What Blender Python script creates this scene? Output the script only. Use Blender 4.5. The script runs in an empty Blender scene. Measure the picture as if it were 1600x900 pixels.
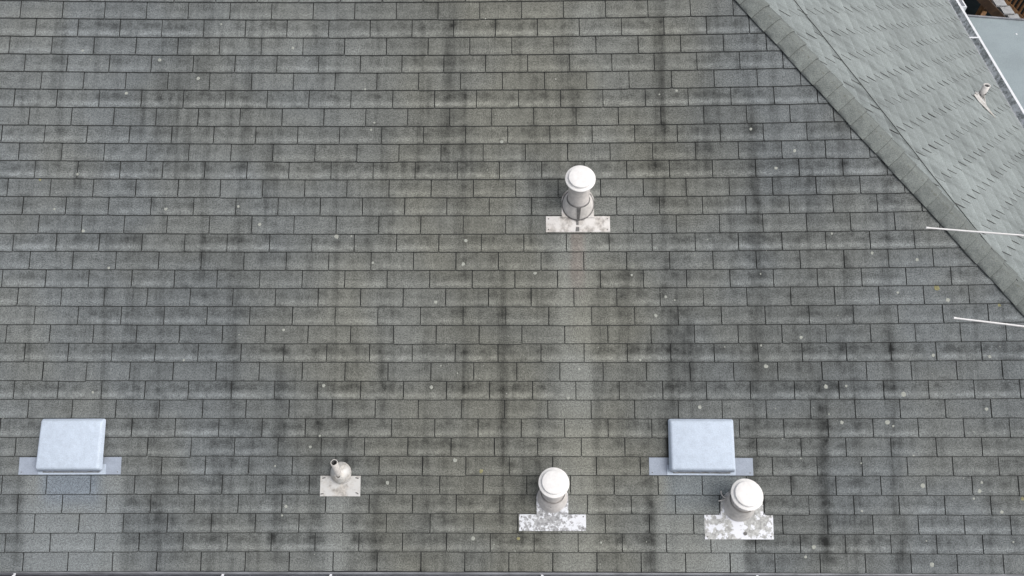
import bpy, bmesh, math, random
from mathutils import Matrix, Vector
R_ = math.radians
rnd = random.Random(7)
scene = bpy.context.scene
# ------------------------------------------------------------------ camera
cam_data = bpy.data.cameras.new("camera"); cam = bpy.data.objects.new("camera", cam_data)
scene.collection.objects.link(cam); scene.camera = cam
CR = Matrix(((0.999949828, 0.001315684, 0.009930244),
             (0.004654160, 0.816813117, -0.576883585),
             (-0.008870150, 0.576900859, 0.816766013)))
cam.matrix_world = Matrix.Translation((3.956107, -1.389978, 5.675994)) @ CR.to_4x4()
cam_data.sensor_width = 36.0; cam_data.lens = 1129.4956 / 1600 * 36.0
cam_data.clip_start = 0.05; cam_data.clip_end = 500
# ------------------------------------------------------------------ light (bright overcast)
SUN_EL, SUN_AZ = 52.0, 108.0     # azimuth clockwise from +Y (up-slope)
world = bpy.data.worlds.new("World"); scene.world = world; world.use_nodes = True
wn = world.node_tree; wn.nodes.clear()
sky = wn.nodes.new("ShaderNodeTexSky"); sky.sky_type = 'NISHITA'; sky.sun_disc = False
sky.sun_elevation = R_(SUN_EL); sky.sun_rotation = R_(SUN_AZ)
sky.dust_density = 4.0; sky.air_density = 1.0
hs = wn.nodes.new("ShaderNodeHueSaturation"); hs.inputs['Saturation'].default_value = 0.30   # thin even cloud greys the sky
bg = wn.nodes.new("ShaderNodeBackground"); bg.inputs[1].default_value = 0.15
wo = wn.nodes.new("ShaderNodeOutputWorld")
wn.links.new(sky.outputs[0], hs.inputs['Color']); wn.links.new(hs.outputs[0], bg.inputs[0]); wn.links.new(bg.outputs[0], wo.inputs[0])
sun_d = bpy.data.lights.new("sun", 'SUN'); sun_d.energy = 1.1; sun_d.angle = R_(60); sun_d.color = (1.0, 0.975, 0.94)
sun = bpy.data.objects.new("sun", sun_d); scene.collection.objects.link(sun)
sd = Vector((math.sin(R_(SUN_AZ))*math.cos(R_(SUN_EL)), math.cos(R_(SUN_AZ))*math.cos(R_(SUN_EL)), math.sin(R_(SUN_EL))))
sun.rotation_euler = sd.to_track_quat('Z', 'Y').to_euler(); sun.location = (12, -4, 14)
vs = scene.view_settings
vs.view_transform = 'Standard'; vs.look = 'None'; vs.exposure = 0.12; vs.gamma = 1.0; vs.use_curve_mapping = False

# ------------------------------------------------------------------ geometry of the place
PITCH = 0.542609627; CP, SP, TP = math.cos(PITCH), math.sin(PITCH), math.tan(PITCH)
E, W = 0.143058, 0.333           # shingle exposure, tab width
CU = 9.626                       # eave corner (x); both eaves at z = 0
D = 11.0                         # depth of the house
XL = -3.2                        # gable end at the left
GZ = -3.2                        # ground level
MAIN = Matrix(((1, 0, 0, 0), (0, CP, -SP, 0), (0, SP, CP, 0), (0, 0, 0, 1)))
HIP = Matrix(((0, -CP, SP, CU), (1, 0, 0, 0), (0, SP, CP, 0), (0, 0, 0, 1)))   # x along +Y, y up the slope
SPOTS=[(1.583,4.258,0.0093),(0.482,4.043,0.0116),(1.100,3.966,0.0140),(1.412,3.814,0.0140),(0.844,3.697,0.0140),(5.197,3.700,0.0116),(5.061,3.669,0.0070),(4.245,3.797,0.0070),(5.772,3.389,0.0116),(6.107,3.215,0.0140),(5.959,3.078,0.0140),(2.161,4.058,0.0116),(2.742,3.720,0.0093),(2.817,3.451,0.0093),(2.792,3.395,0.0093),(3.821,3.294,0.0140),(1.930,2.644,0.0140),(2.534,2.547,0.0186),(2.648,2.552,0.0070),(3.542,2.515,0.0140),(3.523,2.330,0.0163),(4.079,2.259,0.0140),(4.826,2.243,0.0093),(5.818,2.251,0.0070),(2.821,2.341,0.0116),(3.311,2.036,0.0140),(6.680,2.411,0.0140),(7.022,2.359,0.0140),(6.375,2.564,0.0093),(7.244,2.047,0.0163),(6.865,2.106,0.0093),(6.114,1.763,0.0140),(7.114,1.626,0.0140),(7.541,1.613,0.0140),(6.293,1.388,0.0163),(6.446,1.393,0.0116),(6.878,1.330,0.0186),(7.500,1.219,0.0140),(6.308,1.180,0.0070),(6.405,1.117,0.0140),(6.749,1.118,0.0186),(6.791,1.091,0.0093),(5.085,2.074,0.0116),(5.154,2.049,0.0070),(5.007,1.931,0.0140),(4.882,1.592,0.0116),(4.416,1.522,0.0093),(5.842,1.541,0.0163),(5.330,1.233,0.0163),(5.809,1.700,0.0093),(4.331,1.300,0.0116),(2.137,1.822,0.0116),(2.454,1.397,0.0140),(3.282,1.383,0.0140),(3.354,1.546,0.0070),(3.482,1.490,0.0070),(0.676,1.344,0.0093),(1.371,1.591,0.0093),(0.484,3.046,0.0116),(0.549,2.596,0.0140),(0.762,2.304,0.0116),(0.314,2.769,0.0093),(1.761,2.786,0.0116),(1.192,2.767,0.0140),(2.360,0.931,0.0116),(2.432,1.014,0.0093),(2.953,0.661,0.0140),(2.184,0.485,0.0140),(2.156,0.418,0.0093),(3.466,0.831,0.0163),(3.605,0.250,0.0163),(2.094,0.787,0.0070),(6.995,0.647,0.0186),(7.438,0.671,0.0116),(7.418,0.607,0.0163),(7.375,0.550,0.0093),(6.164,0.192,0.0163),(6.099,0.119,0.0116),(7.040,0.065,0.0163),(6.532,0.459,0.0093),(7.576,0.452,0.0140),(7.007,0.239,0.0070),(7.653,0.233,0.0070),(6.540,0.813,0.0070),(5.951,0.997,0.0070),(6.935,0.871,0.0070),(4.570,0.222,0.0093),(6.087,0.848,0.0070)]
YSPOTS=[(7.637,2.007,0.0140),(7.165,2.141,0.0233),(7.738,0.551,0.0140),(0.187,3.004,0.0116),(3.666,0.750,0.0163),(3.948,0.251,0.0140)]
STREAKS=[(5.062,3.249,4.334,0.042,0.34),(5.01,2.667,3.275,0.033,0.3),(6.259,-0.044,1.602,0.047,0.58),(6.403,0.973,1.993,0.033,0.22),(4.078,3.201,4.0,0.037,0.2),(4.431,3.404,3.998,0.047,0.22),(4.332,3.713,4.129,0.037,0.15),(2.127,-0.055,1.751,0.047,0.35),(1.99,2.699,3.465,0.056,0.28),(1.111,3.159,4.171,0.042,0.25),(0.983,3.339,3.701,0.019,0.35),(1.674,3.209,3.88,0.037,0.22),(2.787,2.146,3.129,0.037,0.32),(3.048,2.899,3.23,0.019,0.3),(2.902,1.115,1.849,0.033,0.28),(2.416,0.922,1.261,0.019,0.3),(2.872,-0.053,0.73,0.042,0.3),(2.393,-0.054,1.018,0.047,0.25),(6.81,1.214,1.944,0.033,0.2),(5.613,1.896,2.791,0.028,0.25),(4.937,-0.048,0.733,0.042,0.36),(0.149,-0.06,0.751,0.037,0.3),(0.963,-0.058,0.728,0.033,0.18),(5.668,-0.046,0.283,0.037,0.35),(6.839,-0.043,0.498,0.047,0.3),(5.313,0.924,1.213,0.037,0.15),(6.095,1.407,1.822,0.019,0.25),(3.421,3.306,4.133,0.037,0.12),(2.611,2.748,3.257,0.037,0.15),(3.827,0.779,1.603,0.042,0.15),(5.823,3.759,4.278,0.023,0.2),(3.254,3.511,3.873,0.023,0.25),(3.397,3.254,3.588,0.019,0.2),(7.025,2.638,2.738,0.023,0.4),(6.493,2.043,2.489,0.042,0.22),(4.785,0.924,2.492,0.056,0.2),(5.183,1.117,2.893,0.065,0.16),(5.778,1.213,3.196,0.074,0.16),(3.506,1.213,2.195,0.065,0.12),(4.297,1.897,2.493,0.033,-0.06),(3.682,-0.051,0.208,0.033,0.25),(4.193,3.201,3.508,0.033,0.1)]
WASHED=[(0.161,0.953,-0.176,0.717,0.42),(4.977,5.671,-0.162,0.723,0.40),(4.239,4.548,-0.072,2.568,0.34),(2.465,2.694,-0.077,0.562,0.42),(5.345,5.647,-0.162,0.259,0.15),(3.972,4.452,-0.049,0.294,0.06)]
PH= [0.2567, 0.0318, 0.1381, 0.2334, 0.3319, 0.0868, 0.1635, 0.2441, 0.0021, 0.0825, 0.1604, 0.2363, 0.3173, 0.0818, 0.1738, 0.2635, 0.0231, 0.1309, 0.2328, 0.0332, 0.1716, 0.2958, 0.0904, 0.2407, 0.0673, 0.227, 0.0863, 0.2859, 0.1738, 0.0689, 0.3281]
RO= [-0.0494, -0.0508, -0.0565, -0.0575, -0.0566, -0.0546, -0.0552, -0.0547, -0.0516, -0.0468, -0.0424, -0.0377, -0.0331, -0.0287, -0.0212, -0.0143, -0.0039, 0.0037, 0.0119, 0.0225, 0.0329, 0.0424, 0.054, 0.0661, 0.0779, 0.0924, 0.107, 0.1199, 0.1357, 0.1499, 0.1692, 0.186]
PU= [-0.03487, -0.55008, 0.03121, 0.01181, -0.56301, 0.06184, 0.01478, 0.02272, 0.50241]
PS= [0.00343, 0.10917, 0.02281, 0.01411, -0.0685, 0.00626, 0.03375, 0.00617, 0.0025]

# ------------------------------------------------------------------ node helper
class NT:
    def __init__(s, name):
        s.m = bpy.data.materials.new(name); s.m.use_nodes = True; s.t = s.m.node_tree; s.t.nodes.clear()
        s.out = s.n("ShaderNodeOutputMaterial"); s.b = s.n("ShaderNodeBsdfPrincipled"); s.l(s.b.outputs[0], s.out.inputs[0])
    def n(s, k): return s.t.nodes.new(k)
    def l(s, a, b): s.t.links.new(a, b)
    def put(s, sock, v):
        if isinstance(v, bpy.types.NodeSocket): s.l(v, sock)
        elif v is not None: sock.default_value = v
    def m_(s, op, a, b=None, c=None, clamp=False):
        n = s.n("ShaderNodeMath"); n.operation = op; n.use_clamp = clamp
        s.put(n.inputs[0], a); s.put(n.inputs[1], b); s.put(n.inputs[2], c); return n.outputs[0]
    def step(s, v, a, b, lo=0.0, hi=1.0):
        n = s.n("ShaderNodeMapRange"); n.interpolation_type = 'SMOOTHSTEP'
        s.put(n.inputs[0], v); n.inputs[1].default_value = a; n.inputs[2].default_value = b; n.inputs[3].default_value = lo; n.inputs[4].default_value = hi
        return n.outputs[0]
    def noise(s, vec, scale, detail=3, rough=0.55, w=None):
        n = s.n("ShaderNodeTexNoise"); s.put(n.inputs['Vector'], vec); n.inputs['Scale'].default_value = scale
        n.inputs['Detail'].default_value = detail; n.inputs['Roughness'].default_value = rough; return n.outputs['Fac']
    def comb(s, x, y, z=0.0):
        n = s.n("ShaderNodeCombineXYZ"); s.put(n.inputs[0], x); s.put(n.inputs[1], y); s.put(n.inputs[2], z); return n.outputs[0]
    def dot(s, v, c):
        n = s.n("ShaderNodeVectorMath"); n.operation = 'DOT_PRODUCT'; s.put(n.inputs[0], v); n.inputs[1].default_value = c; return n.outputs['Value']
    def mix(s, f, a, b, mode='MIX'):
        n = s.n("ShaderNodeMix"); n.data_type = 'RGBA'; n.blend_type = mode
        s.put(n.inputs[0], f); s.put(n.inputs[6], a); s.put(n.inputs[7], b); return n.outputs[2]
    def bump(s, h, strength, dist=0.002):
        n = s.n("ShaderNodeBump"); n.inputs['Strength'].default_value = strength; n.inputs['Distance'].default_value = dist
        s.put(n.inputs['Height'], h); s.l(n.outputs[0], s.b.inputs['Normal'])
    def pos(s): return s.n("ShaderNodeNewGeometry").outputs['Position']
    def attr(s, name, kind):
        n = s.n("ShaderNodeAttribute"); n.attribute_type = kind; n.attribute_name = name; return n.outputs['Fac']
def rgb(r, g, b): return (r, g, b, 1.0)
def grey(v): return (v, v, v, 1.0)

def simple(name, col, rough=0.7, var=0.15, scale=12.0, metal=0.0, bump=0.0, bscale=60.0):
    t = NT(name); P = t.pos()
    n = t.noise(P, scale, 5, 0.6)
    k = t.step(n, 0.3, 0.7, 1 - var, 1 + var)
    c = t.mix(1.0, rgb(*col), t.comb(k, k, k), 'MULTIPLY')
    t.put(t.b.inputs['Base Color'], c); t.b.inputs['Roughness'].default_value = rough; t.b.inputs['Metallic'].default_value = metal
    if bump: t.bump(t.noise(P, bscale, 3, 0.6), bump, 0.003)
    return t.m

def shingle_material(name, base, main):
    t = NT(name); P = t.pos()
    if main: u = t.dot(P, (1, 0, 0)); s = t.dot(P, (0, CP, SP))
    else:
        u = t.dot(P, (0, 1, 0)); s = t.m_('ADD', t.dot(P, (-CP, 0, SP)), CU*CP)
    us = t.comb(u, s, 0.0)
    uvn = t.n("ShaderNodeUVMap"); uvn.uv_map = 'tab'
    sep = t.n("ShaderNodeSeparateXYZ"); t.l(uvn.outputs[0], sep.inputs[0]); tu, tv = sep.outputs[0], sep.outputs[1]
    tone = t.m_('ADD', t.attr('tone', 'OBJECT'), t.attr('tone_value', 'GEOMETRY'))
    band = t.m_('ADD', t.attr('band', 'OBJECT'), t.attr('band_value', 'GEOMETRY'))
    # mineral granules
    g1 = t.noise(us, 125.0, 2, 0.75); g2 = t.noise(us, 60.0, 2, 0.6)
    gran = t.m_('ADD', t.step(g1, 0.25, 0.75, -0.5, 0.5), t.m_('MULTIPLY', t.step(g2, 0.3, 0.7, -0.5, 0.5), 0.35))
    gran = t.m_('ADD', t.m_('MULTIPLY', gran, 0.95 if main else 0.55), 1.0)
    # weathering
    broad = t.noise(us, 0.75, 3, 0.5)
    k = t.step(broad, 0.3, 0.7, -0.10, 0.10)
    vs1 = t.noise(t.comb(t.m_('MULTIPLY', u, 7.0 if main else 9.0), t.m_('MULTIPLY', s, 0.40 if main else 1.1)), 1.0, 4, 0.62)       # rain streaks
    vs2 = t.noise(t.comb(t.m_('MULTIPLY', u, 26.0), t.m_('MULTIPLY', s, 1.8), 3.3), 1.0, 3, 0.55)
    if main:
        k = t.m_('ADD', k, t.step(vs1, 0.47, 0.70, 0.05, -0.27))
        k = t.m_('ADD', k, t.step(vs2, 0.52, 0.8, 0.02, -0.20))
        blot = t.noise(us, 11.0, 4, 0.6)
        k = t.m_('ADD', k, t.step(blot, 0.3, 0.7, -0.10, 0.10))
        # every tab: dusty pale band above the butt edge, top darkened for algae and painted-in butt shadow, grime in the lower corners
        up = t.m_('MULTIPLY', t.step(tv, 0.07, 0.2), t.step(tv, 0.5, 0.24))
        wob = t.noise(t.comb(t.m_('MULTIPLY', u, 14.0), t.m_('MULTIPLY', s, 14.0), 7.0), 1.0, 3, 0.6)
        k = t.m_('ADD', k, t.m_('MULTIPLY', t.m_('MULTIPLY', up, band), t.step(wob, 0.35, 0.65, 0.06, 0.55)))
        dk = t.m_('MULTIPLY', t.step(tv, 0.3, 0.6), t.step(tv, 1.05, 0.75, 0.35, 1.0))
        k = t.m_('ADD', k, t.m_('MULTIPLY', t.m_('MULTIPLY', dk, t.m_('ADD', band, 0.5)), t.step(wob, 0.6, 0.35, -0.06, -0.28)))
        ed = t.m_('MAXIMUM', t.step(tu, 0.16, 0.0), t.step(tu, 0.84, 1.0))
        ed = t.m_('MULTIPLY', ed, t.step(t.noise(us, 5.0, 2), 0.5, 0.7))
        lo = t.m_('MULTIPLY', t.step(tv, 0.3, 0.02), t.step(t.noise(us, 7.0, 2), 0.47, 0.66))
        k = t.m_('ADD', k, t.m_('MULTIPLY', t.m_('MAXIMUM', ed, lo), -0.26))
        k = t.m_('ADD', k, t.m_('MULTIPLY', t.step(u, 1.3, .2), .07)); k = t.m_('ADD', k, t.m_('MULTIPLY', t.m_('MULTIPLY', t.step(u, 4.5, 5.2), t.step(u, 6.9, 6.1)), -.07))
        k = t.m_('ADD', k, t.m_('MULTIPLY', t.m_('MULTIPLY', t.step(s, 3.4, 4.3), t.step(u, 6.2, 3.6)), .05))
        k = t.m_('ADD', k, t.step(s, 2.9, 1.2, 0.0, -0.07))
        # the run-off streaks of this roof
        tot = None; wav = t.m_('MULTIPLY', t.m_('SUBTRACT', t.noise(us, 7.0, 3), 0.5), 0.05); uw = t.m_('ADD', u, wav)
        for (u0, s0, s1, w, a) in STREAKS:
            d = t.m_('ABSOLUTE', t.m_('SUBTRACT', uw, u0))
            f = t.step(d, w*1.7, w*0.1, 0.0, a)
            g = t.m_('MULTIPLY', t.step(s, s0 - .03, s0 + .08 + .1*(s1-s0)), t.step(s, s1 + .02, s1 - .06 - .25*(s1-s0)))
            f = t.m_('MULTIPLY', f, g); tot = f if tot is None else t.m_('ADD', tot, f)
        patch = t.step(t.noise(t.comb(t.m_('MULTIPLY', u, 5.0), t.m_('MULTIPLY', s, 9.0), 1.7), 1.0, 3, 0.6), 0.34, 0.60, 0.62, 1.0)
        dark = t.m_('MULTIPLY', tot, patch)
        wash = None
        for (u0, u1, s0, s1, a) in WASHED:
            f = t.m_('MULTIPLY', t.step(uw, u0 - .04, u0 + .07), t.step(uw, u1 + .04, u1 - .07))
            f = t.m_('MULTIPLY', f, t.step(s, s0 - .02, s0 + .02)); f = t.m_('MULTIPLY', f, t.step(s, s1 + .01, s1 - .01, 0.0, a))
            wash = f if wash is None else t.m_('ADD', wash, f)
        # washed strips lose the algae variation
        k = t.m_('MULTIPLY', k, t.m_('SUBTRACT', 1.0, t.m_('MULTIPLY', wash, 1.3), clamp=True))
        k = t.m_('ADD', k, t.m_('MULTIPLY', wash, 0.85)); k = t.m_('SUBTRACT', k, t.m_('MULTIPLY', dark, 0.92))
    else:
        k = t.m_('ADD', k, t.step(vs1, 0.42, 0.72, 0.06, -0.24)); k = t.m_('ADD', k, t.step(tv, 0.0, 0.9, 0.05, -0.06)); k = t.m_('ADD', k, t.m_('MULTIPLY', t.step(tv, 0.22, 0.04), 0.07)); wash = None
        k = t.m_('ADD', k, t.step(t.noise(us, 9.0, 3), 0.3, 0.7, -0.05, 0.05))
    k = t.m_('ADD', t.m_('ADD', k, tone), 1.0)
    k = t.m_('MAXIMUM', t.m_('MULTIPLY', k, gran), 0.12)
    # hue drift: blue grey / olive grey
    h = t.noise(us, 0.9, 2)
    if main:
        cool, warm = rgb(base[0]*0.95, base[1]*1.0, base[2]*1.04), rgb(base[0]*1.03, base[1]*1.01, base[2]*0.90)
        mid = t.m_('MULTIPLY', t.step(u, 1.6, 3.2), t.step(u, 6.0, 4.6))
        hf = t.m_('ADD', t.m_('MULTIPLY', mid, 0.7), t.step(h, 0.35, 0.65, -0.1, 0.4), clamp=True)
        c = t.mix(hf, cool, warm)
        zinc = t.m_('MULTIPLY', t.m_('MULTIPLY', t.step(uw, .24, .38), t.step(uw, .82, .68)), t.m_('MULTIPLY', t.step(s, .40, .62), t.step(s, .73, .72)))
        c = t.mix(t.m_('MULTIPLY', zinc, 0.55), c, rgb(base[0]*0.82, base[1]*0.98, base[2]*1.25))
        z2 = t.m_('MULTIPLY', t.m_('MULTIPLY', t.step(uw, 5.0, 5.15), t.step(uw, 5.75, 5.5)), t.m_('MULTIPLY', t.step(s, .35, .62), t.step(s, .73, .72)))
        c = t.mix(t.m_('MULTIPLY', z2, 0.5), c, rgb(base[0]*0.85, base[1]*0.99, base[2]*1.16))
        rust = t.m_('MULTIPLY', t.m_('MULTIPLY', t.step(uw, 4.33, 4.38), t.step(uw, 4.49, 4.43)), t.m_('MULTIPLY', t.step(s, 2.0, 2.3), t.step(s, 2.58, 2.57)))
        c = t.mix(t.m_('MULTIPLY', rust, 0.7), c, rgb(base[0]*1.12, base[1]*0.96, base[2]*0.88))
    else: c = rgb(*base)
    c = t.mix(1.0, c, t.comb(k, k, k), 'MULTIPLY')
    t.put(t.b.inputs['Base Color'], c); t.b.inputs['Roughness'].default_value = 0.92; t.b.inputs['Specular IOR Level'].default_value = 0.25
    t.bump(g1, 0.5, 0.0015)
    return t.m

M = {}
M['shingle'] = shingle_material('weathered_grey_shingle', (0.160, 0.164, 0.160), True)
M['shingle_hip'] = shingle_material('pale_grey_shingle', (0.234, 0.258, 0.254), False)  # cleaner granules, with the slope's extra sunlight also put into the base colour
M['edge'] = simple('bare_asphalt_edge', (0.020, 0.021, 0.020), 0.9, 0.3, 40)
M['edge_hip'] = simple('granule_covered_edge', (0.13, 0.135, 0.13), 0.9, 0.2, 40)
M['cap_edge'] = simple('cap_shingle_edge', (0.072, 0.077, 0.072), 0.9, 0.4, 30)
M['felt'] = simple('roofing_felt', (0.022, 0.022, 0.023), 0.95, 0.3, 20)
def cap_material():
    t = NT('ridge_cap_granules'); P = t.pos()
    g = t.noise(P, 125.0, 2, 0.75); gr = t.step(g, 0.25, 0.75, 0.70, 1.30)
    # granules worn thin along the fold of the hip
    n = t.noise(P, 14.0, 4, 0.65)
    tone = t.attr('tone', 'OBJECT')
    k = t.m_('MULTIPLY', gr, t.m_('ADD', t.step(n, 0.3, 0.7, 0.86, 1.10), tone))
    uvn = t.n("ShaderNodeUVMap"); uvn.uv_map = 'tab'
    sep = t.n("ShaderNodeSeparateXYZ"); t.l(uvn.outputs[0], sep.inputs[0])
    spk = t.m_('MULTIPLY', t.step(t.noise(P, 60.0, 3, 0.7), 0.50, 0.62), t.m_('MULTIPLY', t.step(sep.outputs[0], 0.38, 0.47), t.step(sep.outputs[0], 0.64, 0.54)))
    c = t.mix(1.0, rgb(0.168, 0.183, 0.174), t.comb(k, k, k), 'MULTIPLY')
    c = t.mix(t.m_('MULTIPLY', spk, 0.6), c, rgb(0.10, 0.095, 0.075))
    t.put(t.b.inputs['Base Color'], c); t.b.inputs['Roughness'].default_value = 0.92; t.b.inputs['Specular IOR Level'].default_value = 0.25
    t.bump(g, 0.5, 0.0015); return t.m
M['cap'] = cap_material()
def flaky(name, paint, under, lo, hi, scale=28.0, rough=0.45, metal=0.0, seed=0.0, edge_soft=0.03):
    t = NT(name); P = t.pos()
    q = t.n("ShaderNodeVectorMath"); q.operation = 'ADD'; t.put(q.inputs[0], P); q.inputs[1].default_value = (seed, seed*2, 0)
    n = t.noise(q.outputs[0], scale, 6, 0.65)
    big = t.noise(q.outputs[0], 7.0, 3, 0.5)
    f = t.step(t.m_('ADD', t.m_('MULTIPLY', n, 0.65), t.m_('MULTIPLY', big, 0.35)), lo, hi)
    v = t.step(t.noise(P, 45.0, 4, 0.6), 0.3, 0.7, 0.68, 1.35)
    uc = t.mix(1.0, rgb(*under), t.comb(v, v, v), 'MULTIPLY')
    t.put(t.b.inputs['Base Color'], t.mix(f, uc, rgb(*paint)))
    t.b.inputs['Roughness'].default_value = rough; t.b.inputs['Metallic'].default_value = metal
    t.bump(f, 0.25, 0.001); return t.m
M['plate_shiny'] = flaky('bleached_lead_flashing', (0.66, 0.635, 0.61), (0.42, 0.39, 0.36), 0.42, 0.58, 15.0, 0.38, 0.2, 1.0)
M['plate_flaky'] = flaky('peeling_white_paint_on_zinc', (0.74, 0.75, 0.78), (0.34, 0.34, 0.345), 0.485, 0.545, 34.0, 0.5, 0.1, 4.0)
M['plate_half'] = flaky('half_peeled_white_paint_on_zinc', (0.74, 0.75, 0.79), (0.40, 0.40, 0.39), 0.48, 0.53, 22.0, 0.5, 0.1, 8.3)
M['plate_dull'] = flaky('weathered_aluminium_flashing', (0.62, 0.61, 0.59), (0.46, 0.43, 0.39), 0.38, 0.58, 20.0, 0.5, 0.1, 3.0)
M['white_metal'] = simple('white_enamel_cap', (0.82, 0.80, 0.78), 0.45, 0.05, 30)
M['pipe_metal'] = simple('dusty_white_pipe', (0.72, 0.68, 0.65), 0.5, 0.12, 25)
M['cone_metal'] = simple('dull_flashing_cone', (0.64, 0.61, 0.58), 0.5, 0.16, 22)
M['sealant'] = simple('dark_sealant', (0.16, 0.155, 0.15), 0.6, 0.3, 40)
M['pvc'] = simple('grey_white_pvc', (0.62, 0.59, 0.56), 0.45, 0.08, 30)
M['dark_inside'] = simple('dark_pipe_bore', (0.14, 0.14, 0.14), 0.8, 0.3, 30)  # dark grey tone for the insides of the open pipes
def vent_mat(name, col, seed):
    t = NT(name); P = t.pos()
    a = t.noise(P, 140.0, 3, 0.7); b = t.noise(P, 16.0 + seed, 4, 0.6)
    k = t.m_('MULTIPLY', t.step(a, 0.3, 0.7, 0.90, 1.10), t.step(b, 0.3, 0.7, 0.95, 1.05))
    c = t.mix(1.0, rgb(*col), t.comb(k, k, k), 'MULTIPLY')
    t.put(t.b.inputs['Base Color'], c); t.b.inputs['Roughness'].default_value = 0.7; t.b.inputs['Metallic'].default_value = 0.0
    t.bump(t.noise(P, 22.0, 3, 0.5), 0.5, 0.006); return t.m
M['vent_top'] = vent_mat('galvanised_vent_steel', (0.52, 0.59, 0.685), 0)
M['vent_flange'] = vent_mat('oxidised_vent_flange', (0.33, 0.37, 0.44), 3)
M['white_gutter'] = simple('white_gutter_paint', (0.80, 0.81, 0.83), 0.35, 0.05, 15)
M['gutter_inside'] = flaky('silted_gutter_floor', (0.74, 0.76, 0.78), (0.30, 0.32, 0.32), 0.43, 0.58, 24.0, 0.6, 0.0, 2.0)
M['front_gutter'] = simple('grey_front_gutter', (0.13, 0.13, 0.15), 0.5, 0.25, 14)
M['drip'] = simple('drip_edge_metal', (0.25, 0.255, 0.275), 0.5, 0.35, 3, 0.2)
M['muck'] = simple('gutter_muck', (0.035, 0.032, 0.038), 0.9, 0.5, 60)
M['rod'] = simple('white_antenna_rod', (0.80, 0.78, 0.77), 0.35, 0.03, 20)
M['mast'] = simple('galvanised_mast', (0.45, 0.46, 0.47), 0.4, 0.1, 20, 0.6)
M['cable'] = simple('black_cable_sheath', (0.05, 0.055, 0.05), 0.6, 0.2, 30)
M['wall'] = simple('painted_wall', (0.45, 0.44, 0.42), 0.8, 0.08, 5)
M['wood'] = simple('brown_stained_wood', (0.20, 0.105, 0.045), 0.7, 0.35, 9)
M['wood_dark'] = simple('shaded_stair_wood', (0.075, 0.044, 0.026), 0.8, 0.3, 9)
M['tread'] = simple('grey_stair_tread', (0.42, 0.43, 0.44), 0.8, 0.1, 12)
M['ground'] = simple('dark_ground', (0.006, 0.008, 0.009), 0.95, 0.4, 2.0)
M['lichen'] = simple('pale_lichen', (0.36, 0.37, 0.33), 0.95, 0.15, 60)
M['ylichen'] = simple('yellow_lichen', (0.25, 0.235, 0.12), 0.95, 0.2, 60)
def flatroof_mat():
    t = NT('blue_grey_roll_roofing'); P = t.pos()
    a = t.noise(P, 60.0, 3, 0.7); b = t.noise(P, 3.0, 4, 0.6)
    k = t.m_('MULTIPLY', t.step(a, 0.3, 0.7, 0.90, 1.10), t.step(b, 0.3, 0.7, 0.93, 1.06))
    c = t.mix(1.0, rgb(0.280, 0.328, 0.345), t.comb(k, k, k), 'MULTIPLY')
    t.put(t.b.inputs['Base Color'], c); t.b.inputs['Roughness'].default_value = 0.85; return t.m
M['flatroof'] = flatroof_mat()

# ------------------------------------------------------------------ object helpers
def link(name, me, mats=(), parent=None, mw=None):
    o = bpy.data.objects.new(name, me); scene.collection.objects.link(o)
    if me and not me.materials:
        for m in mats: me.materials.append(m)
    if mw is not None: o.matrix_world = mw
    if parent is not None:
        o.parent = parent; o.matrix_parent_inverse = WORLD[parent.name].inverted()
    WORLD[o.name] = (mw or Matrix()).copy()
    return o
WORLD = {}
def thing(name, label, cat, loc=(0, 0, 0), group=None):
    o = link(name, None, mw=Matrix.Translation(loc)); o.empty_display_size = 0.2
    o['label'] = label; o['category'] = cat
    if group: o['group'] = group
    return o
def mesh_from(name, vs, fs, mi=None, smooth=False):
    me = bpy.data.meshes.new(name); me.from_pydata([tuple(v) for v in vs], [], fs)
    if mi: me.polygons.foreach_set('material_index', mi)
    if smooth: me.polygons.foreach_set('use_smooth', [True]*len(fs))
    me.update(); return me
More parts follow.
